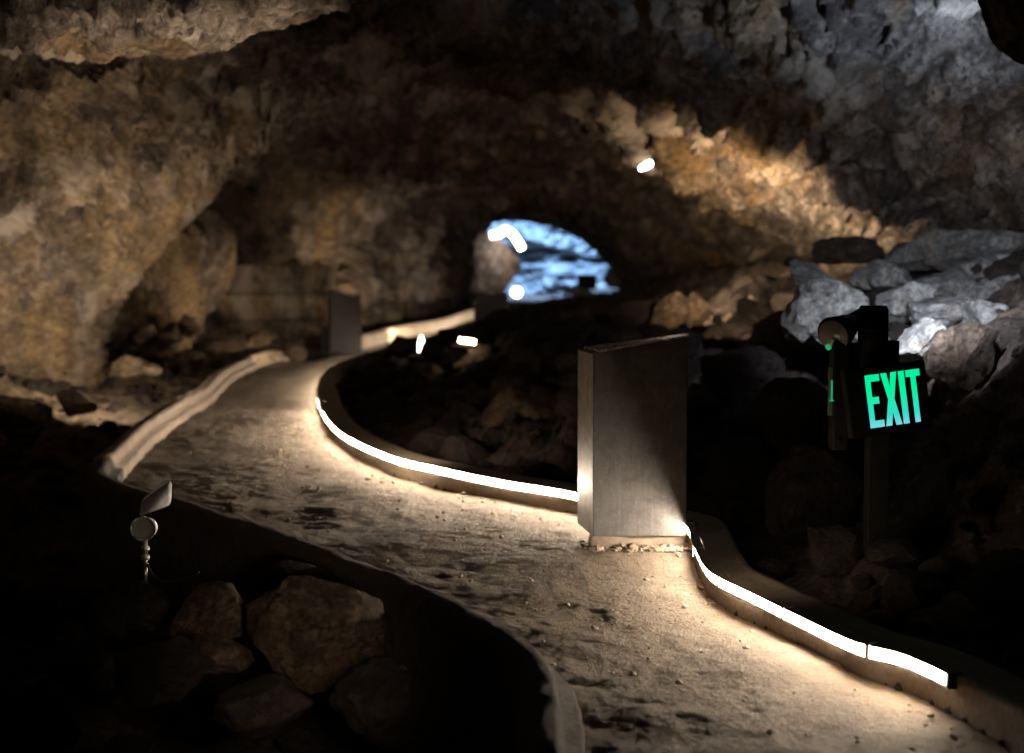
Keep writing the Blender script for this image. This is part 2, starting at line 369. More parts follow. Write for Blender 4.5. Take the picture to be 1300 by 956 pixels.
kl_line = kl  # runs toward the camera: its left side is the path side
PROF_L = dens([(-.14, -.75), (.0, -.75), (.075, -.06), (.07, .062), (.06, .072), (.008, .074), (-.002, .14), (-.02, .155), (-.10, .15), (-.125, .13)])
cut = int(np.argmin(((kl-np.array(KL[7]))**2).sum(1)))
o = kerb('kerb', kl_line[:cut+1], PROF_L, M_KERB, 100)
tag(o, 'pale stepped low concrete kerb on the far left side of the footpath', 'kerb')
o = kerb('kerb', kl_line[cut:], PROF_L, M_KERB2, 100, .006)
tag(o, 'dark shaded near kerb in the left foreground with rocks against it', 'kerb')
o = kerb('kerb', klf[int(np.argmin(((klf-np.array(KLF[1]))**2).sum(1))):], dens([(-.04, -.3), (-.03, .18), (.0, .24), (.14, .24), (.16, -.3)]), M_KERB, 120)
tag(o, 'distant lit kerb running up to the far end of the path behind the small panel', 'kerb')
o = kerb('kerb', krall, dens([(.0, -.3), (.0, .07), (.0, .132), (-.02, .141), (-.17, .142), (-.20, .09), (-.22, -.3)]), M_KERB, 140, .0028)
tag(o, 'low concrete kerb carrying the light strip on the right side of the path', 'kerb')

# LED strip on the inner top edge of the right kerb
S = thing('light_strip', 'bright warm white light strip glowing along the right kerb of the path', 'light strip')
T = np.gradient(kr, axis=0); T /= np.linalg.norm(T, axis=1)[:, None]; L = np.stack([-T[:, 1], T[:, 0]], 1)
a0 = int(np.argmin(((kr-np.array(G(1225, 878, .1)[:2]))**2).sum(1)))
line = np.vstack([kr[a0:], krd[1:]])
def sweep(name, line, prof, mat, parent):
    o = kerb(name, line, prof, mat, 1, 0.0); o.parent = parent; 
    for p in o.data.polygons: p.use_smooth = False
    return o
dn = .03
cap = bmesh.new(); c_ = kr[a0]; box(cap, (c_[0], c_[1]-.01, .115), (.05, .03, .055), .004); obj('end_cap', cap, M_BLACK, S)
clip_me = None
for k_ in range(a0+6, len(kr)-2, 9):
    tx, ty = kr[k_+1]-kr[k_-1]; a_ = math.atan2(ty, tx)
    if clip_me is None:
        cb = bmesh.new(); box(cb, (0, .012, .001), (.018, .052, .004), .001); box(cb, (0, .038, -.022), (.018, .004, .045), .001)
        co_ = obj('clip', cb, M_CHROME, S); clip_me = co_.data
    else:
        co_ = bpy.data.objects.new('clip', clip_me); COL.objects.link(co_); co_.parent = S
    co_.location = (*kr[k_], .142); co_.rotation_euler = (0, 0, a_)
line_a, line_b = kr[a0:], krd
for ln, z, lm_ in ((line_a, 0, M_LED), (line_b, -.035, M_LED2)):
    sweep('channel', ln, [(.003, z+.082), (.018, z+.082), (.018, z+.091), (.012, z+.093), (.003, z+.093)], M_CHROME, S)
    sweep('glowing_diffuser', ln, [(.005, z+.094), (.014, z+.094), (.014, z+.135), (.005, z+.135)], lm_, S)
    sweep('added_lip', ln, [(-.014, z+.137), (.030, z+.136), (.030, z+.139), (-.014, z+.144)], M_KERB, S)  # lip added to keep the strip's light off the roof

# ---------------------------------------------------------------- cave shell
def SEC(d, pts, px=False):
    return d, [((x-650)/F*d, CAMZ-(y-HY)/F*d) if px else (x, y) for x, y in pts]
SECS = [
 SEC(-3,  [(-4,-1.3),(-4.2,.5),(-3.8,1.8),(-2.8,2.6),(-1.3,3.0),(.3,3.1),(1.6,2.9),(2.9,2.5),(3.9,1.8),(4.3,.6),(4.2,-1.3)]),
 SEC(3,   [(-5.6,-1.3),(-5.8,.5),(-5.2,1.7),(-4.2,2.6),(-2.4,3.0),(0,3.1),(1.2,2.9),(2.2,2.5),(3.7,1.9),(4.6,.8),(4.8,-1.3)]),
 SEC(6.1, [(-6.6,-1.3),(-6.6,.5),(-6.0,1.7),(-4.8,2.7),(-2.8,3.05),(-.3,3.2),(1.55,2.9),(1.98,2.3),(3.3,2.0),(4.5,1.2),(4.9,-1.3)]),
 SEC(6.35, [(-6.7,-1.3),(-6.7,.5),(-6.1,1.7),(-4.9,2.7),(-2.8,3.08),(-.3,3.3),(1.5,3.2),(2.7,3.05),(3.8,2.5),(4.7,1.6),(4.9,-1.3)]),
 SEC(9,   [(-6.9,-1.3),(-6.9,.5),(-6.3,1.6),(-5.1,2.5),(-3.4,2.72),(-1.75,2.78),(.2,3.6),(2.4,3.25),(3.9,2.4),(4.8,1.7),(5,-1.3)]),
 SEC(9.45, [(-6.9,-1.3),(-6.9,.5),(-6.3,1.6),(-5.1,2.5),(-3.5,3.05),(-1.8,3.85),(.5,3.95),(2.3,3.2),(3.8,2.3),(4.8,1.6),(5,-1.3)]),
 SEC(12,  [(-6.8,-1.3),(-6.8,.4),(-6.2,1.4),(-5.1,2.3),(-3.5,3.05),(-1.4,3.9),(.6,3.7),(1.9,3.0),(3.1,2.3),(4.4,1.8),(5,-1.3)]),
 SEC(15,  [(-6.5,-1.3),(-6.3,.3),(-5.5,1.4),(-4.5,2.3),(-3.2,3.0),(-1.2,3.75),(.5,3.6),(1.6,2.8),(2.7,2.0),(3.9,1.5),(4.6,-1.3)]),
 SEC(17,  [(115,620),(128,450),(152,395),(205,325),(265,262),(345,185),(480,110),(640,105),(760,180),(900,262),(1060,330)], True),
 SEC(17.7,[(-7.0,-1.3),(-7.0,.4),(-6.7,1.7),(-6.1,3.2),(-4.6,4.4),(-1.2,4.9),(.6,4.5),(2.0,3.5),(3.6,2.6),(4.8,1.6),(5.2,-1.3)]),
 SEC(23,  [(-6.8,-1.3),(-6.8,.4),(-6.6,1.4),(-6.0,2.4),(-4.5,3.3),(-1,3.7),(1.0,3.6),(2.2,3.2),(3.9,2.6),(5.0,1.6),(5.4,-1.3)]),
 SEC(25,  [(-5.7,-1.3),(-5.8,.3),(-5.6,1.0),(-4.6,2.0),(-3.6,2.9),(-1,3.6),(1.0,3.5),(2.2,3.1),(3.6,2.5),(4.8,1.4),(5.2,-1.3)]),
 SEC(26.3,[(-3.5,-1.3),(-3.6,.3),(-3.85,1.0),(-4.2,1.7),(-3.9,2.7),(-1,3.4),(.9,3.4),(2.2,3.0),(3.3,2.4),(4.4,1.3),(4.7,-1.3)]),
 SEC(33,  [(-2.3,-1.3),(-2.35,.2),(-2.4,1.0),(-2.2,1.8),(-1.6,2.7),(-.3,3.1),(.9,3.1),(2.0,2.6),(2.8,2.0),(3.5,1.1),(3.9,-1.3)]),
 SEC(42,  [(-1.0,-1.3),(-1.15,.2),(-1.2,1.0),(-1.2,1.7),(-1.0,2.4),(-.2,2.65),(.9,2.6),(1.8,2.3),(2.6,1.7),(3.2,.9),(3.7,-1.3)]),
 SEC(45,  [(602,460),(600,400),(597,350),(597,315),(600,291),(645,282),(695,287),(735,303),(765,330),(786,372),(800,460)], True),
 SEC(46,  [(-3.5,-1.3),(-4,0),(-4,1.5),(-3.5,3),(-2,4.5),(0,5.5),(2,5.5),(4,4.5),(5.5,3),(6,1),(6,-1.3)]),
 SEC(59.5,[(-6,-1.3),(-6.5,.5),(-6.5,2.5),(-5.5,4.5),(-3,6.5),(0,7.5),(3,7.3),(6,6),(7.5,4),(8,1),(8,-1.3)]),
]
NR = 1000
dk = np.array([s[0] for s in SECS])
def ring(pts, n):
    c = catmull([(x, z, 0) for x, z in pts], .02)[:, :2]; return resample(c, n)
# share of the ring between control points stays the same from section to section
def ring_fixed(pts, n):
    k = len(pts)-1; c = [np.array(p, float) for p in pts]; c = [2*c[0]-c[1]]+c+[2*c[-1]-c[-2]]
    u = np.linspace(0, k, n); i = np.minimum(u.astype(int), k-1); t = (u-i)[:, None]; c = np.array(c)
    a, b_, cc, d = c[i], c[i+1], c[i+2], c[i+3]
    return .5*((2*b_)+(cc-a)*t+(2*a-5*b_+4*cc-d)*t*t+(3*b_-a-3*cc+d)*t**3)
RK = np.array([ring_fixed(s[1], NR) for s in SECS])
rows = [-3.0]
while rows[-1] < 59.5: rows.append(rows[-1]+max(.045, .006*max(0, rows[-1])))
rows = np.array(rows)
def interp_rings(d):
    j = int(np.clip(np.searchsorted(dk, d, side='right')-1, 0, len(dk)-2)); t = (d-dk[j])/(dk[j+1]-dk[j]); t = min(1, max(0, t)); t = t*t*(3-2*t)*.5+t*.5
    return RK[j]*(1-t)+RK[j+1]*t
R = np.array([interp_rings(d) for d in rows]); V = np.zeros((len(rows), NR, 3)); V[..., 0] = R[..., 0]; V[..., 1] = rows[:, None]; V[..., 2] = R[..., 1]
# wobble the section planes so ribs and lips do not run in flat planes
q = V.reshape(-1, 3)
wob = fbm(np.column_stack([q[:, 0]*.7, q[:, 1]*.0, q[:, 2]*.7])+3.3, 3, 5)
q = q.copy(); q[:, 1] += wob*.5*sst(q[:, 1], 3, 6)*(1-sst(q[:, 1], 38, 43))
V = q.reshape(V.shape)
du = np.gradient(V, axis=1); dv = np.gradient(V, axis=0); nrm = np.cross(dv, du); nrm /= np.linalg.norm(nrm, axis=2)[..., None]+1e-9   # points into the cave or out; fixed below
cen = V.mean(1, keepdims=True); s = np.sign((nrm*(V-cen)).sum(2).mean()); nrm *= s        # outward
q = V.reshape(-1, 3)
warp = np.stack([fbm(q*.6+11, 3, 21), fbm(q*.6+29, 3, 22), fbm(q*.6+47, 3, 23)], 1)
qa = q+warp*.9
big = fbm(qa*.55, 3, 41, .5)
rid = fbm(qa*np.array([.9, .8, 1.3]), 5, 42, .55, True)
f1, f2 = worley((q+warp*.5)*np.array([1.5, 1.1, 2.1]), 43); slab = (f2-f1)
g1, g2 = worley((q+warp*.25)*np.array([4.2, 3.4, 5.2]), 44)
fine = fbm(q*4.5, 5, 45, .62); mid = fbm(qa*2.0, 4, 46, .6)
sizef = np.clip(1-.0*q[:, 1], .3, 1)
left = 1-sst(q[:, 0], -2.2, -.8)
amp_slab = .42*(1-left)+.12*left
disp = .22*big-.20*(rid-.2)-amp_slab*np.clip(.35-slab, 0, 1)*-1.0 - .09*np.clip(.3-(g2-g1), 0, 1)*-1.0*(1-.3*left) + .10*fine+.16*mid - .10*(np.abs(perlin(qa*3.1, 47))*2-.3) + .05*np.abs(perlin(qa*7.3, 48))
thr = sst(q[:, 1], 40, 44)*(1-sst(q[:, 1], 46, 48)); disp *= (1-.75*thr)
def blob(c, r): return np.exp(-(((q-np.array(c))/np.array(r))**2).sum(1))
disp *= 1-.8*np.clip(blob((2.3, 6.0, 2.3), (1.3, 1.0, .9))+blob((-1.7, 9.0, 3.0), (1.4, .8, .8))+blob((-3.8, 17, 2.2), (1.6, .6, 1.8)), 0, 1)
q2 = q+nrm.reshape(-1, 3)*disp[:, None]
shell = mesh_np('cave_walls', q2, grid_faces(len(rows), NR), M_CAVE)
tag(shell, 'rugged brown and ochre lava tube walls and roof arching over the path', kind='structure')
# back cap behind the camera
c0 = q2.reshape(V.shape)[0]; me = bpy.data.meshes.new('cave_back_wall')
vv = [tuple(p) for p in c0[::10]]; vv += [(c0[:, 0].mean(), -4.2, 1.2)]; n = len(vv)-1
me.from_pydata(vv, [], [(i, i+1, n) for i in range(n-1)]); me.materials.append(M_CAVE)
o = bpy.data.objects.new('cave_back_wall', me); COL.objects.link(o); tag(o, 'rock closing the cave behind the viewer', kind='structure')
# end wall of the far chamber
nx, nz = 260, 190; gx, gzv = np.meshgrid(np.linspace(-9, 10, nx), np.linspace(-1.5, 9, nz))
q = np.column_stack([gx.ravel(), np.full(gx.size, 58.0), gzv.ravel()])
bw = fbm(q*.45, 5, 81, .6); rw = fbm(q*np.array([.8, 1, 1.4]), 4, 82, .6, True)
q[:, 1] += 1.1*bw+.9*rw - 1.5*sst(q[:, 2]+.25*bw+.12*(q[:, 0]-1), 1.85, 2.05) - 1.3*sst(-q[:, 2]+.2*bw, -1.45, -1.2)
Fq = grid_faces(nz, nx); cx = q[Fq].mean(1)
o = mesh_np('far_chamber_wall', q, Fq, M_FAR); tag(o, 'blue lit rock wall seen through the far opening', kind='structure')

# ---------------------------------------------------------------- boulders and rocks
def rock_bm(size, seed, sub=4, ang=.5, rough=.08):
    r = random.Random(seed); bm = bmesh.new(); bmesh.ops.create_icosphere(bm, subdivisions=sub, radius=1)
    V = np.array([v.co[:] for v in bm.verts])
    V = V*(1+.30*fbm(V*1.1+seed*3.1, 3, seed)[:, None])
    for k in range(14):
        n = np.array([r.gauss(0, 1) for _ in range(3)]); n /= np.linalg.norm(n); h = r.uniform(.5, .86)
        d = V@n; V = V-np.outer(np.clip(d-h, 0, 9), n)*(.75+ang*.25)
    V = V*(1+.06*fbm(V*1.3+seed*3.1, 3, seed+3)[:, None])
    V = V*(1+rough*.75*fbm(V*3.2+seed, 4, seed+9, .6)[:, None]*1.6)
    mx = (V.max(0)-V.min(0))/2; V = (V-(V.max(0)+V.min(0))/2)/mx*(np.array(size)/2)
    for v, c in zip(bm.verts, V): v.co = c
    return bm
def rock(px, py, w, h, d, mat, label, cat, name='boulder', group=None, seed=0, rot=0, roll=0, ang=.5, depth=None, sub=4, rough=.08):
    c = P(px, py, d); W_ = w/F*d; H_ = h/F*d
    bm = rock_bm((W_, (depth or .8)*W_, H_), seed, sub, ang, rough)
    bmesh.ops.rotate(bm, cent=(0, 0, 0), matrix=Matrix.Rotation(roll, 3, 'Y'), verts=bm.verts)
    o = obj(name, bm, mat, smooth=True); o.data.set_sharp_from_angle(angle=math.radians(24)); o.location = c; tag(o, label, cat, group); return o

BR = 'boulders heaped on the right of the cave'
for a in [
 (1050,398,104,84,9.6,M_GREY,'large pale grey flat sided boulder left of the exit sign post',1,.15),
 (1108,352,52,30,11.2,M_GREY,'small rounded grey boulder above the top of the sign post',2,0),
 (1148,385,72,50,9.8,M_GREY,'pale grey boulder just right of the sign post top with brown patch',3,-.3),
 (1196,364,82,50,10.4,M_GREY,'light grey rectangular boulder upper middle of the right heap',4,.1),
 (1205,402,92,46,9.3,M_GREY,'wide pale grey boulder lit from the left in the right heap',5,-.05),
 (1170,436,84,52,8.3,M_GREY,'jagged brightly lit white rock directly beside the sign post',6,-.4),
 (1268,372,92,72,10.2,M_GREY,'big grey boulder at the right edge under the roof slab',7,.4),
 (1250,316,150,52,11.6,M_GREY,'long grey slab lying under the roof at the far right',8,-.05),
 (1218,450,84,84,8.0,M_DUSK,'brown rounded boulder right of the bright white rock',9,.3),
 (1295,440,80,90,8.4,M_DUSK,'dark brown boulder cut by the right edge of the view',10,.5),
 (1030,352,60,34,11.5,M_GREY,'dim grey boulder behind the large pale one at left of the heap',12,.2),
 (1160,325,76,34,12.2,M_GREY,'dim grey boulder tucked deepest under the right roof',13,.1),
 (1085,430,90,70,9.0,M_GREY,'dim angular grey block low behind the left arm of the sign post',14,.2),
 (1238,346,70,36,10.9,M_GREY,'flat grey block wedged under the long slab at right',15,-.2),
 (1130,352,56,34,11.0,M_GREY,'small angular grey block between the two pale boulders above the post',16,.3),
 (1000,430,90,70,10.4,M_DUSK,'dark brown boulder left of the large pale grey one',17,-.3),
 (1262,412,70,50,9.0,M_GREY,'grey block partly behind the brown boulder at right',18,.25),
 (1285,340,70,46,10.8,M_GREY,'angular grey block at the right edge below the slab',19,.1),
 (1075,318,90,36,12.6,M_DUSK,'dim brown block at the foot of the roof left of the slab',20,-.1),
]:
    px, py, w, h, d, m, lab, sd, rl = a
    w *= 1.08; h *= 1.08
    rock(px, py, w, h, d, m, lab, 'boulder', group=BR, seed=sd, roll=rl, depth=1.0, rough=.22 if sd == 6 else .12, ang=1.0)
DS = 'dark rocks on the slope between path and right wall'
for a in [
 (945,470,120,90,9.2,'dark brown rock on the slope just right of the large panel top',21),
 (1010,520,110,110,8.0,'dark rock left of the green exit sign',22),
 (935,590,100,90,7.7,'dark rock beside the right edge of the large panel',23),
 (1035,620,120,130,7.0,'dark pointed rock left of the sign post foot',24),
 (1190,620,110,110,7.0,'dark rock right of the sign post foot',25),
 (1150,735,110,70,6.2,'low dark rock in front of the sign post foot',26),
 (1250,560,110,120,7.4,'dark rock below the brown boulder at the right',27),
 (1260,690,120,100,6.6,'dark rock low at the right edge of the view',28),
 (665,520,130,90,11.0,'dim brown rock on the slope left of the large panel',29),
 (570,500,110,60,13.0,'dim brown rock in the middle of the slope inside the path bend',30),
 (700,440,110,70,14.5,'dark rock behind the left edge of the large panel',31),
 (820,400,90,50,15.5,'dark rock showing above the large panel',32),
 (480,480,70,36,15.5,'dark low rock at the tip of the path bend',33),
]:
    px, py, w, h, d, lab, sd = a
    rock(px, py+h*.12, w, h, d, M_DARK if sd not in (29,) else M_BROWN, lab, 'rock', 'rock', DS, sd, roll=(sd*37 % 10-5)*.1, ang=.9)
rock(853, 397, 44, 56, 15.0, M_BROWN, 'small orange lit pointed rock above the top of the large panel', 'rock', 'rock', None, 41, roll=.5)
rock(884, 392, 40, 44, 15.2, M_BROWN, 'small orange lit rock right of the pointed one above the panel', 'rock', 'rock', None, 42, roll=-.3)
LF = 'rocks in the dark foreground at the left'
for a in [
 (402,806,196,140,5.3,M_BROWN,'largest brown foreground rock with flat angled faces',51,.25),
 (262,783,112,78,5.5,M_BROWN,'brown foreground rock left of the largest one',52,-.1),
 (275,836,84,48,5.0,M_BROWN,'small brown foreground rock under its bigger neighbour',53,.1),
 (372,742,112,52,6.1,M_DARK,'dark foreground rock behind the largest brown one',54,.1),
 (205,858,130,80,4.8,M_DARK,'dark broad foreground rock below the small brown one',55,0),
 (180,772,90,60,5.8,M_DARK,'reddish dark foreground rock below the twin spotlight',56,.3),
 (130,792,70,66,5.6,M_DARK,'dark round foreground rock left of the reddish one',57,-.2),
 (92,775,46,46,5.9,M_DARK,'little dark foreground rock at far left',58,0),
 (32,790,80,70,5.6,M_DARK,'dark rock at the left edge of the foreground',59,.2),
 (110,862,110,56,4.9,M_BROWN,'flat dim brown rock at the bottom left',60,0),
 (330,915,130,90,4.4,M_DARK,'dark foreground rock at the very bottom below the largest one',61,0),
 (480,900,130,110,4.6,M_DARK,'dark foreground rock against the foot of the near kerb',62,.3),
 (40,915,120,80,4.4,M_DARK,'dark rock in the bottom left corner',63,.1),
]:
    px, py, w, h, d, m, lab, sd, rl = a
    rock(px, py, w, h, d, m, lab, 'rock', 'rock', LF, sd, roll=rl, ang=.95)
LM = 'rocks at the foot of the left wall'
for a in [
 (160,464,48,28,15.6,'rounded pale rock at the foot of the left wall',71),
 (191,470,30,16,15.2,'small pale rock right of the rounded one by the left wall',72),
 (96,512,54,34,13.2,'rough brown rock on the shadow edge of the left floor',73),
 (30,520,70,30,13.0,'low flat rock near the left edge of the view',74),
 (180,425,40,26,18.6,'small rock in the dark recess behind the left wall edge',75),
 (215,430,36,18,18.6,'flat pale rock lying in the left recess',76),
 (290,438,60,16,19.6,'long flat rock in front of the niche',77),
 (372,446,34,26,21.2,'small rounded rock between the kerb end and the small panel',78),
 (240,415,30,30,20.0,'dark rock leaning at the foot of the rock pillar',79),
 (330,430,44,22,21.0,'low rock against the niche wall',80),
]:
    px, py, w, h, d, lab, sd = a
    rock(px, py, w, h, d, M_BROWN, lab, 'rock', 'rock', LM, sd, roll=(sd % 5-2)*.1, sub=4)
# rock pillar (hanging lobe in the left recess)
bm = rock_bm((1.55, 1.5, 2.7), 93, 5, .9, .17); o = obj('rock_pillar', bm, M_CAVE, smooth=True); o.location = P(232, 330, 20.6)
for v in o.data.vertices: v.co.x += -.22*v.co.z
tag(o, 'pale ochre rock lobe bulging down in the recess beyond the left wall edge', 'rock formation')
# niche: flat layered wall between the pillar and the far wall
bm = bmesh.new()
for k, (z0, z1, off) in enumerate([(-.5, .52, 0), (.52, .95, .08), (.95, 1.42, .16)]):
    box(bm, (0, off, (z0+z1)/2), (2.2, 1.0, z1-z0-.012), .03)
bmesh.ops.subdivide_edges(bm, edges=bm.edges, cuts=3, use_grid_fill=True)
for v in bm.verts:
    nz_ = fbm(np.array([v.co[:]])*2.1, 3, 97)[0]; v.co.y += .12*nz_
o = obj('layered_wall', bm, M_CAVE, smooth=False); o.location = P(335, 330, 23.6); o.location.z = 0
tag(o, 'flat layered rock wall inside the niche behind the kerb end', 'rock wall')

# gravel and small rubble: far too many to count
def scatter(name, pts, smin, smax, mat, seed, label, protos=6):
    r = random.Random(seed); P_ = []
    for k in range(protos):
        bm = rock_bm((1, 1, .75), 200+seed+k, 2, .9, .1); P_.append((np.array([v.co[:] for v in bm.verts]), np.array([[v.index for v in f.verts] for f in bm.faces]))); bm.free()
    Vs, Fs, n = [], [], 0
    for (x, y, z) in pts:
        v, f = P_[r.randrange(protos)]; s = smin*(smax/smin)**(r.random()**1.8); a = r.uniform(0, 6.28); b_ = r.uniform(-.6, .6)
        Rm = np.array(Matrix.Rotation(a, 3, 'Z') @ Matrix.Rotation(b_, 3, 'X')); Vs.append((v*s*np.array([1, r.uniform(.7, 1.2), r.uniform(.6, 1)]))@Rm.T+[x, y, z+s*.15]); Fs.append(f+n); n += len(v)
    o = mesh_np(name, np.vstack(Vs), np.vstack(Fs), mat, False); tag(o, label, kind='stuff'); return o
def cloud(n, x0, x1, y0, y1, seed, cond=None):
    r = np.random.default_rng(seed); pts = np.column_stack([r.uniform(x0, x1, n), r.uniform(y0, y1, n)])
    if cond is not None: pts = pts[cond(pts)]
    return np.column_stack([pts, ground_z(pts)])
def off_right(p):
    d, s = strip_dist(p, krc); return (s < 0) & (d > .28)
def off_left(p):
    d, s = strip_dist(p, klc); return (s > 0) & (d > .3)
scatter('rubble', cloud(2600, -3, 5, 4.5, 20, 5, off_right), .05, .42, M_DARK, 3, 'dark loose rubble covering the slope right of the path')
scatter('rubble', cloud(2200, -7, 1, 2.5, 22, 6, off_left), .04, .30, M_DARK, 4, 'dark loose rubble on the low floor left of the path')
# grit on the path
r = np.random.default_rng(9); k = r.integers(0, len(A), 900); w = r.uniform(.03, .97, 900)
w[:350] = 1-.12*r.random(350)**1.5
gp = A[k]*(1-w[:, None])+B[k]*w[:, None]; gp = gp[(gp[:, 1] > 3) & (gp[:, 1] < 16)]
scatter('grit', np.column_stack([gp, np.full(len(gp), .0)]), .008, .035, M_KERB, 5, 'loose grit and pebbles lying on the footpath')

# ---------------------------------------------------------------- information panels
PANEL_G = 'steel information lecterns beside the path'
def lectern(label, plan, z0, hl, hr, loc, mats=M_STEEL, detail=True):
    """plan: front-left, back-left, back-right, front-right (x, y) relative to loc; hl / hr: height at left and right"""
    t = thing('information_panel', label, 'information panel', loc, 0, PANEL_G)
    (fx0, fy0), (bx0, by0), (bx1, by1), (fx1, fy1) = plan
    xl, xr = min(fx0, bx0), max(fx1, bx1)
    def hz(x): u = min(1, max(0, (x-fx0)/(fx1-fx0))); return hl+(hr-hl)*u
    bm = bmesh.new(); B_ = [bm.verts.new((x, y, z0)) for x, y in plan]; T_ = [bm.verts.new((x, y, hz(x))) for x, y in plan]
    bm.faces.new(B_); bm.faces.new(T_[::-1])
    for i in range(4):
        j = (i+1) % 4; bm.faces.new((B_[j], B_[i], T_[i], T_[j]))
    bmesh.ops.recalc_face_normals(bm, faces=bm.faces)
    bmesh.ops.bevel(bm, geom=list(bm.edges), offset=.004, segments=2, affect='EDGES', profile=.6)
    obj('body', bm, mats, t)
    # sloping reading plate, a hand's breadth of overhang toward the back
    bm = bmesh.new(); e = .006
    pl = [(fx0+.03, fy0-e), (bx0+.03, by0+.02), (bx1+e, by1+.02), (fx1+e, fy1-e)]
    b0 = [bm.verts.new((x, y, hz(x)+.002)) for x, y in pl]; b1 = [bm.verts.new((x, y, hz(x)+.012)) for x, y in pl]
    bm.faces.new(b0); bm.faces.new(b1[::-1])
    for i in range(4):
        j = (i+1) % 4; bm.faces.new((b0[j], b0[i], b1[i], b1[j]))
    bmesh.ops.recalc_face_normals(bm, faces=bm.faces); obj('reading_plate', bm, M_CHROME if detail else M_STEEL2, t)
    if not detail: return t
    # lighter end plate on the narrow side, 3 mm proud
    bm = bmesh.new(); dx, dy = bx0-fx0, by0-fy0; L_ = math.hypot(dx, dy); nx_, ny_ = -dy/L_, dx/L_
    if nx_ > 0: nx_, ny_ = -nx_, -ny_
    q_ = [(fx0+nx_*e_+dx*k_, fy0+ny_*e_+dy*k_) for e_, k_ in ((.001, .02), (.004, .02), (.004, .98), (.001, .98))]
    b0 = [bm.verts.new((x, y, z0+.003)) for x, y in q_]; b1 = [bm.verts.new((x, y, hl-.004)) for x, y in q_]
    bm.faces.new(b0); bm.faces.new(b1[::-1])
    for i in range(4):
        j = (i+1) % 4; bm.faces.new((b0[j], b0[i], b1[i], b1[j]))
    bmesh.ops.recalc_face_normals(bm, faces=bm.faces); obj('end_plate', bm, M_BRUSH, t)
    return t
d0 = 7.3
def rel(px, d, o): return ((px-650)/F*d-o[0], d-o[1])
org = (P(753, 683, d0)[0], d0, 0)
t = lectern('large dark steel information panel standing at the right kerb', [rel(754, d0, org), rel(734.5, 7.66, org), rel(872, 7.44, org), rel(873.5, d0, org)],
        .07, CAMZ-(449-HY)/F*d0, CAMZ-(428-HY)/F*d0, org)
# slot on the narrow end face, concrete footing under it
bm = bmesh.new(); p0 = Vector((rel(754, d0, org)[0], 0)); p1 = Vector(rel(734.5, 7.66, org)); m_ = p0.lerp(p1, .35)
ang = math.atan2(p1.y-p0.y, p1.x-p0.x)
box(bm, (m_.x, m_.y, .80), (.012, .008, .16), rot=Matrix.Rotation(ang, 3, 'Z')); obj('latch_slot', bm, M_BLACK, t)
bm = bmesh.new(); box(bm, (.24, .09, -.02), (.50, .10, .17), .02)
bmesh.ops.subdivide_edges(bm, edges=bm.edges, cuts=4, use_grid_fill=True)
for v in bm.verts: v.co += Vector([.02*float(fbm(np.array([v.co[:]])*9+k_*5, 2, k_)[0]) for k_ in range(3)])
obj('footing', bm, M_KERB, t, True)
r = np.random.default_rng(3); n = 240
pp = np.column_stack([org[0]+r.uniform(-.05, .56, n), 7.26+r.uniform(-.03, .16, n)**1, np.full(n, .0)+r.uniform(0, .015, n)])
scatter('pebbles', pp, .012, .05, M_KERB, 12, 'crumbled pebbles under the foot of the large panel')
d1 = 22.3; org = (P(420, 450, d1)[0], d1, 0)
lectern('small distant dark steel panel in front of the far wall', [rel(419, d1, org), rel(416, 22.7, org), rel(456, 22.7, org), rel(458.5, d1, org)], .03,
        CAMZ-(369-HY)/F*d1, CAMZ-(381-HY)/F*d1, org, M_STEEL2, False)
bm = bmesh.new(); box(bm, (-.10, .25, .22), (.14, .2, .44), .01); obj('shadow_block', bm, M_BLACK, bpy.data.objects['information_panel.001'])  # black block standing in for the shaded part beside the panel
d2 = 23.5; org = (P(604, 440, d2)[0], d2, -.05)
lectern('faint dark panel below the far opening, half hidden by rubble', [rel(604, d2, org), rel(602, 23.8, org), rel(643, 23.8, org), rel(645, d2, org)], .0,
        CAMZ-(376-HY)/F*d2+.05, CAMZ-(373-HY)/F*d2+.05, org, M_STEEL2, False)

# ---------------------------------------------------------------- exit sign on its post
DE = 6.2
E = thing('exit_sign', 'green glowing EXIT sign on a black post among the dark rocks', 'exit sign', P(1117, 700, DE))
ox, oy, oz = P(1117, 700, DE)
def EP(px, py, d=DE): x, y, z = P(px, py, d); return (x-ox, y-oy, z-oz)
u = DE/F
bm = bmesh.new(); box(bm, (EP(1118, 600)[0], .03, EP(0, 600)[2]), (26*u, 26*u, 330*u), .004); obj('post', bm, M_BLACK, E)
bm = bmesh.new(); cyl(bm, EP(1109, 470), EP(1109, 393), 19*u, 19*u, 32); cyl(bm, EP(1109, 393), EP(1109, 388), 19*u, 16*u, 32); cyl(bm, EP(1109,420),EP(1109,417),20*u,20*u,32); obj('lamp_housing', bm, M_BLACK, E, True)
bm = bmesh.new(); box(bm, EP(1131, 450, DE+.02), (18*u, .08, 36*u), .005); obj('side_box', bm, M_BLACK, E)
bm = bmesh.new(); box(bm, EP(1066, 503, DE), (19*u, .10, 136*u), .006); box(bm, EP(1086, 452, DE), (58*u, .05, 34*u), .004)
for py in (448, 482, 518, 560): cyl(bm, EP(1065, py, DE-.05), EP(1065, py, DE-.062), 2.2*u, n=10)
obj('mounting_bracket', bm, M_BLACK, E)
bm = bmesh.new(); cyl(bm, EP(1060, 425, DE-.02), EP(1082, 410, DE+.09), 24*u, 12*u, 32); cyl(bm, EP(1082, 410, DE+.09), EP(1095, 400, DE+.14), 12*u, 10*u, 24); o1 = obj('emergency_lamp_head', bm, M_BLACK, E, True)
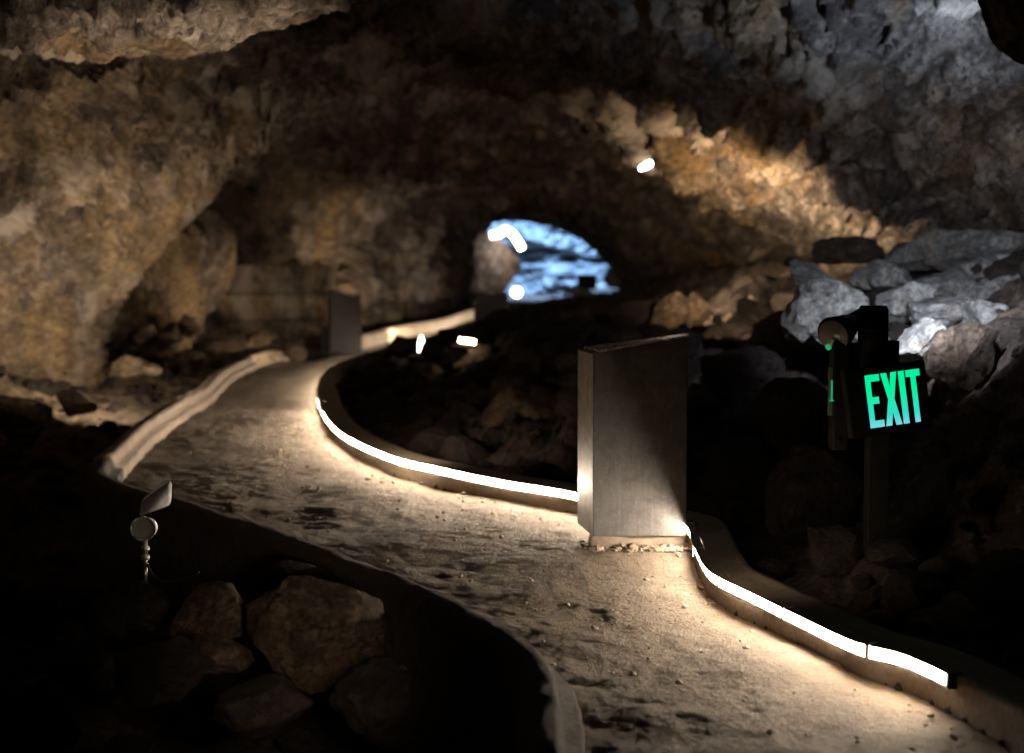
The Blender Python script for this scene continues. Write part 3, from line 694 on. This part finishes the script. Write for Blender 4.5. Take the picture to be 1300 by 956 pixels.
bm = bmesh.new(); cyl(bm, EP(1059.5, 425.4, DE-.021), EP(1058.4, 426.2, DE-.027), 21*u, 20*u, 32); obj('lamp_lens', bm, plain('grey_lens', (.20, .17, .16), .2, 0, .1), E, True)
bm = bmesh.new(); cyl(bm, EP(1053, 440, DE-.045), EP(1052, 441, DE-.05), 4*u, n=16); obj('green_reflection', bm, emit('green_glow', (.02, .6, .22), .35), E)  # green reflection on the lamp head, made as a glowing disc
M_TUBE = plain('green_tinted_glass', (.10, .13, .08), .2, 0, .3)
bm = bmesh.new(); box(bm, EP(1055.5, 497, DE-.03), (5.5*u, .02, 62*u), .003); obj('side_strip', bm, M_TUBE, E)
bm = bmesh.new(); box(bm, EP(1057.5, 496, DE-.045), (2*u, .006, 26*u)); box(bm, EP(1057.5, 509, DE-.045), (5*u, .01, 1.6*u)); obj('side_strip_glow', bm, emit('green_glow_soft', (.03, .5, .25), .45), E)
# sign body turned toward the path and tilted; built in its own frame
c = Vector(EP(1127, 507, DE-.11)); sb = bpy.data.objects.new('sign_panel', None)
Wd, Hd, Th = 107*u, 86*u, .05
bm = bmesh.new(); box(bm, (0, 0, 0), (Wd, Th, Hd), .007)
panel = obj('sign_panel', bm, M_BLACK, E); bpy.data.objects.remove(sb)
M_SIGN, t, b = nodes('green_lit_letters'); tc = t.nodes.new('ShaderNodeTexCoord'); sp = t.nodes.new('ShaderNodeSeparateXYZ'); t.links.new(tc.outputs['Object'], sp.inputs[0])
mr = N(t, 'ShaderNodeMapRange'); mr.inputs['From Min'].default_value = -32*u; mr.inputs['From Max'].default_value = 10*u; t.links.new(sp.outputs['Z'], mr.inputs['Value'])
cc = ramp(t, mr.outputs[0], [(0, (.16, .60, .66)), (.3, (.03, .62, .50)), (1, (.0, .76, .30))]); t.links.new(cc, b.inputs['Emission Color']); b.inputs['Emission Strength'].default_value = 1.0
b.inputs['Base Color'].default_value = (.02, .1, .05, 1)
def glyph(bm, polys, x, w, h, y, th):
    for poly in polys:
        f = [bm.verts.new((x+px*w, y, (py-.5)*h)) for px, py in poly]; k = [bm.verts.new((x+px*w, y+th, (py-.5)*h)) for px, py in poly]
        bm.faces.new(f); bm.faces.new(k[::-1])
        for i in range(len(poly)): j = (i+1) % len(poly); bm.faces.new((f[j], f[i], k[i], k[j]))
LT = {'E': [[(0,0),(0,1),(1,1),(1,.87),(.36,.87),(.36,.575),(.82,.575),(.82,.445),(.36,.445),(.36,.13),(1,.13),(1,0)]],
      'X': [[(0,0),(.31,.5),(0,1),(.36,1),(.5,.73),(.64,1),(1,1),(.69,.5),(1,0),(.64,0),(.5,.27),(.36,0)]],
      'I': [[(0,0),(0,1),(1,1),(1,0)]],
      'T': [[(.32,0),(.32,.87),(0,.87),(0,1),(1,1),(1,.87),(.68,.87),(.68,0)]]}
x = -28*u
for ch, w_ in (('E', 18.5), ('X', 21), ('I', 7.5), ('T', 18.5)):
    bm = bmesh.new(); glyph(bm, LT[ch], x, w_*u, 66*u, -Th/2-.004, .003); bmesh.ops.recalc_face_normals(bm, faces=bm.faces)
    gch = obj('letter', bm, M_SIGN, panel); gch['label'] = f'green lit letter {ch}'; x += (w_+2.2)*u
panel.location = c; panel.rotation_euler = (math.radians(-4), math.radians(-6.5), math.radians(9))

# ---------------------------------------------------------------- unlit twin spotlight in the left foreground
DT = 6.0; ox, oy, oz = P(178, 745, DT); u = DT/F
TS = thing('twin_spotlight', 'unlit pale grey twin headed spotlight on a stake below the near kerb', 'spotlight', (ox, oy, oz))
def dbox(prof, depth, mat, name, parent, loc, rot):
    bm = bmesh.new(); n = len(prof); a = [bm.verts.new((x, -depth/2, z)) for x, z in prof]; b_ = [bm.verts.new((x, depth/2, z)) for x, z in prof]
    bm.faces.new(a[::-1]); bm.faces.new(b_)
    for i in range(n): j = (i+1) % n; bm.faces.new((a[i], a[j], b_[j], b_[i]))
    bmesh.ops.recalc_face_normals(bm, faces=bm.faces); bmesh.ops.bevel(bm, geom=list(bm.edges), offset=.006, segments=3, affect='EDGES')
    o = obj(name, bm, mat, parent, True); o.location = loc; o.rotation_euler = rot; return o
h1 = dbox([(x*u, z*u) for x, z in [(-21, -14), (-18, 4), (14, 27), (19, 26), (18, 0), (12, -3)]], .10, M_GREYP, 'lamp_head', TS, EP(0, 0) and tuple(Vector(P(195, 641, DT))-Vector((ox, oy, oz))), (0, 0, .2))
bm = bmesh.new(); vs = cyl(bm, (0, -.06, 0), (0, .05, 0), 16*u, 14*u, 32); bmesh.ops.scale(bm, vec=(1, 1, .95), verts=bm.verts)
h2 = obj('lamp_head', bm, M_GREYP, TS, True); h2.location = Vector(P(180, 673, DT))-Vector((ox, oy, oz)); h2.rotation_euler = (-.15, 0, .12)
bm = bmesh.new(); cyl(bm, (0, -.066, 0), (0, -.0605, 0), 14*u, 14*u, 32); obj('lens', bm, M_GLASS, h2, False)
bm = bmesh.new()
for k in range(28):
    a0, a1 = k/28*6.283, (k+1)/28*6.283
    cyl(bm, (math.cos(a0)*15.2*u, -.068, math.sin(a0)*14.6*u), (math.cos(a1)*15.2*u, -.068, math.sin(a1)*14.6*u), 1.2*u, n=6)
obj('bezel', bm, M_CHROME, h2, True)
bm = bmesh.new(); z = lambda py: tuple(Vector(P(180, py, DT))-Vector((ox, oy, oz)))
cyl(bm, z(712), z(688), 3.2*u, n=12); cyl(bm, z(702), z(697), 5.2*u, n=12); cyl(bm, z(714), z(708), 5.5*u, n=12); cyl(bm, z(760), z(712), 2.5*u, n=10); obj('stem', bm, M_CHROME, TS, True)
bm = bmesh.new(); tube(bm, catmull([tuple(Vector(P(a, b_, DT-.1))-Vector((ox, oy, oz))) for a, b_ in [(182,720),(190,735),(205,742),(222,740),(240,736),(248,730)]], .02).tolist(), 1.6*u); obj('cable', bm, M_BLACK, TS, True)

# ---------------------------------------------------------------- lit lamps
def clear(px, py):               # how far one sees along this line before the rubble
    d = np.arange(9, 30, .1); pts = np.array([P(px, py, k) for k in d]); g_ = ground_z(pts[:, :2]); bad = np.where(pts[:, 2] < g_+.10)[0]
    return float(d[bad[0]-1]) if len(bad) else 24.
def bulb(px, py, d, w, h, roll, label, mat=M_LAMP, stem=None):
    t = thing('lamp', label, 'lamp', P(px, py, d)); q = d/F
    bm = bmesh.new(); bmesh.ops.create_uvsphere(bm, u_segments=20, v_segments=12, radius=1); bmesh.ops.scale(bm, vec=(w*q/2, w*q/2, h*q/2), verts=bm.verts)
    bmesh.ops.rotate(bm, cent=(0, 0, 0), matrix=Matrix.Rotation(roll, 3, 'Y'), verts=bm.verts); obj('lit_lens', bm, mat, t, True)
    bm = bmesh.new(); cyl(bm, (0, w*q*.3, 0), (0, w*q*.3+.10, 0), w*q*.45, w*q*.4, 16); bmesh.ops.rotate(bm, cent=(0, 0, 0), matrix=Matrix.Rotation(roll, 3, 'Y'), verts=bm.verts); obj('housing', bm, M_BLACK, t, True)
    if stem:
        bm = bmesh.new(); cyl(bm, (0, w*q*.3+.05, 0), (stem[0], w*q*.3+.05, stem[1]), .012, n=8); obj('stem', bm, M_BLACK, t, True)
    return t
bulb(820, 211, 16.2, 9, 22, math.radians(62), 'small white oval lamp fixed to the roof slab', stem=(.1, .45))
bulb(534, 438, clear(534, 446), 7, 24, math.radians(5), 'small upright glowing lamp at the crest inside the path bend', stem=(0, -.4))
bulb(656, 371, 34, 13, 13, 0, 'round glowing lamp just below left of the far opening', stem=(0, -1))
bm = bmesh.new(); tube(bm, catmull([P(x, y, 47.2) for x, y in [(623,299),(634,297),(641,292),(650,297),(657,306),(663,316)]], .04).tolist(), .11, 10)
tag(obj('light_strip', bm, M_LAMP, smooth=True), 'short bent white light strip glowing at the top left inside the far opening', 'light strip')
# short far LED bar and the patch of path it lights
t = thing('light_bar', 'short bright light bar on the far path edge left of the faint panel', 'light', P(593, 433, clear(593, 440)))
bm = bmesh.new(); cyl(bm, (-.085, 0, .012), (.085, 0, -.012), .026, n=14); obj('glowing_tube', bm, M_LEDFAR, t, True)
bm = bmesh.new(); box(bm, (0, .05, -.05), (.36, .04, .04), .006); obj('base', bm, M_BLACK, t)

# far opening: a dark box and a pale rock in front of the blue wall
bm = bmesh.new(); box(bm, (0, 0, 0), (.62, .5, .5), .03); box(bm, (0, 0, -.5), (.12, .12, .8), .01); o = obj('equipment_box', bm, M_BLACK); o.location = P(745, 358, 47)
tag(o, 'small black box silhouetted against the blue light of the far opening', 'box')
rock(742, 375, 56, 18, 46.5, M_GREY, 'pale lit rock lying on the sill of the far opening', 'rock', 'rock', None, 95, roll=.35)
rock(790, 352, 50, 30, 44.0, M_GREY, 'dim grey rock right of the far opening', 'rock', 'rock', None, 96, roll=.1)
rock(606, 345, 104, 112, 48.6, M_CAVE, 'pinkish rock shoulder on the left inside the far opening', 'rock', 'rock', None, 97, roll=.3)
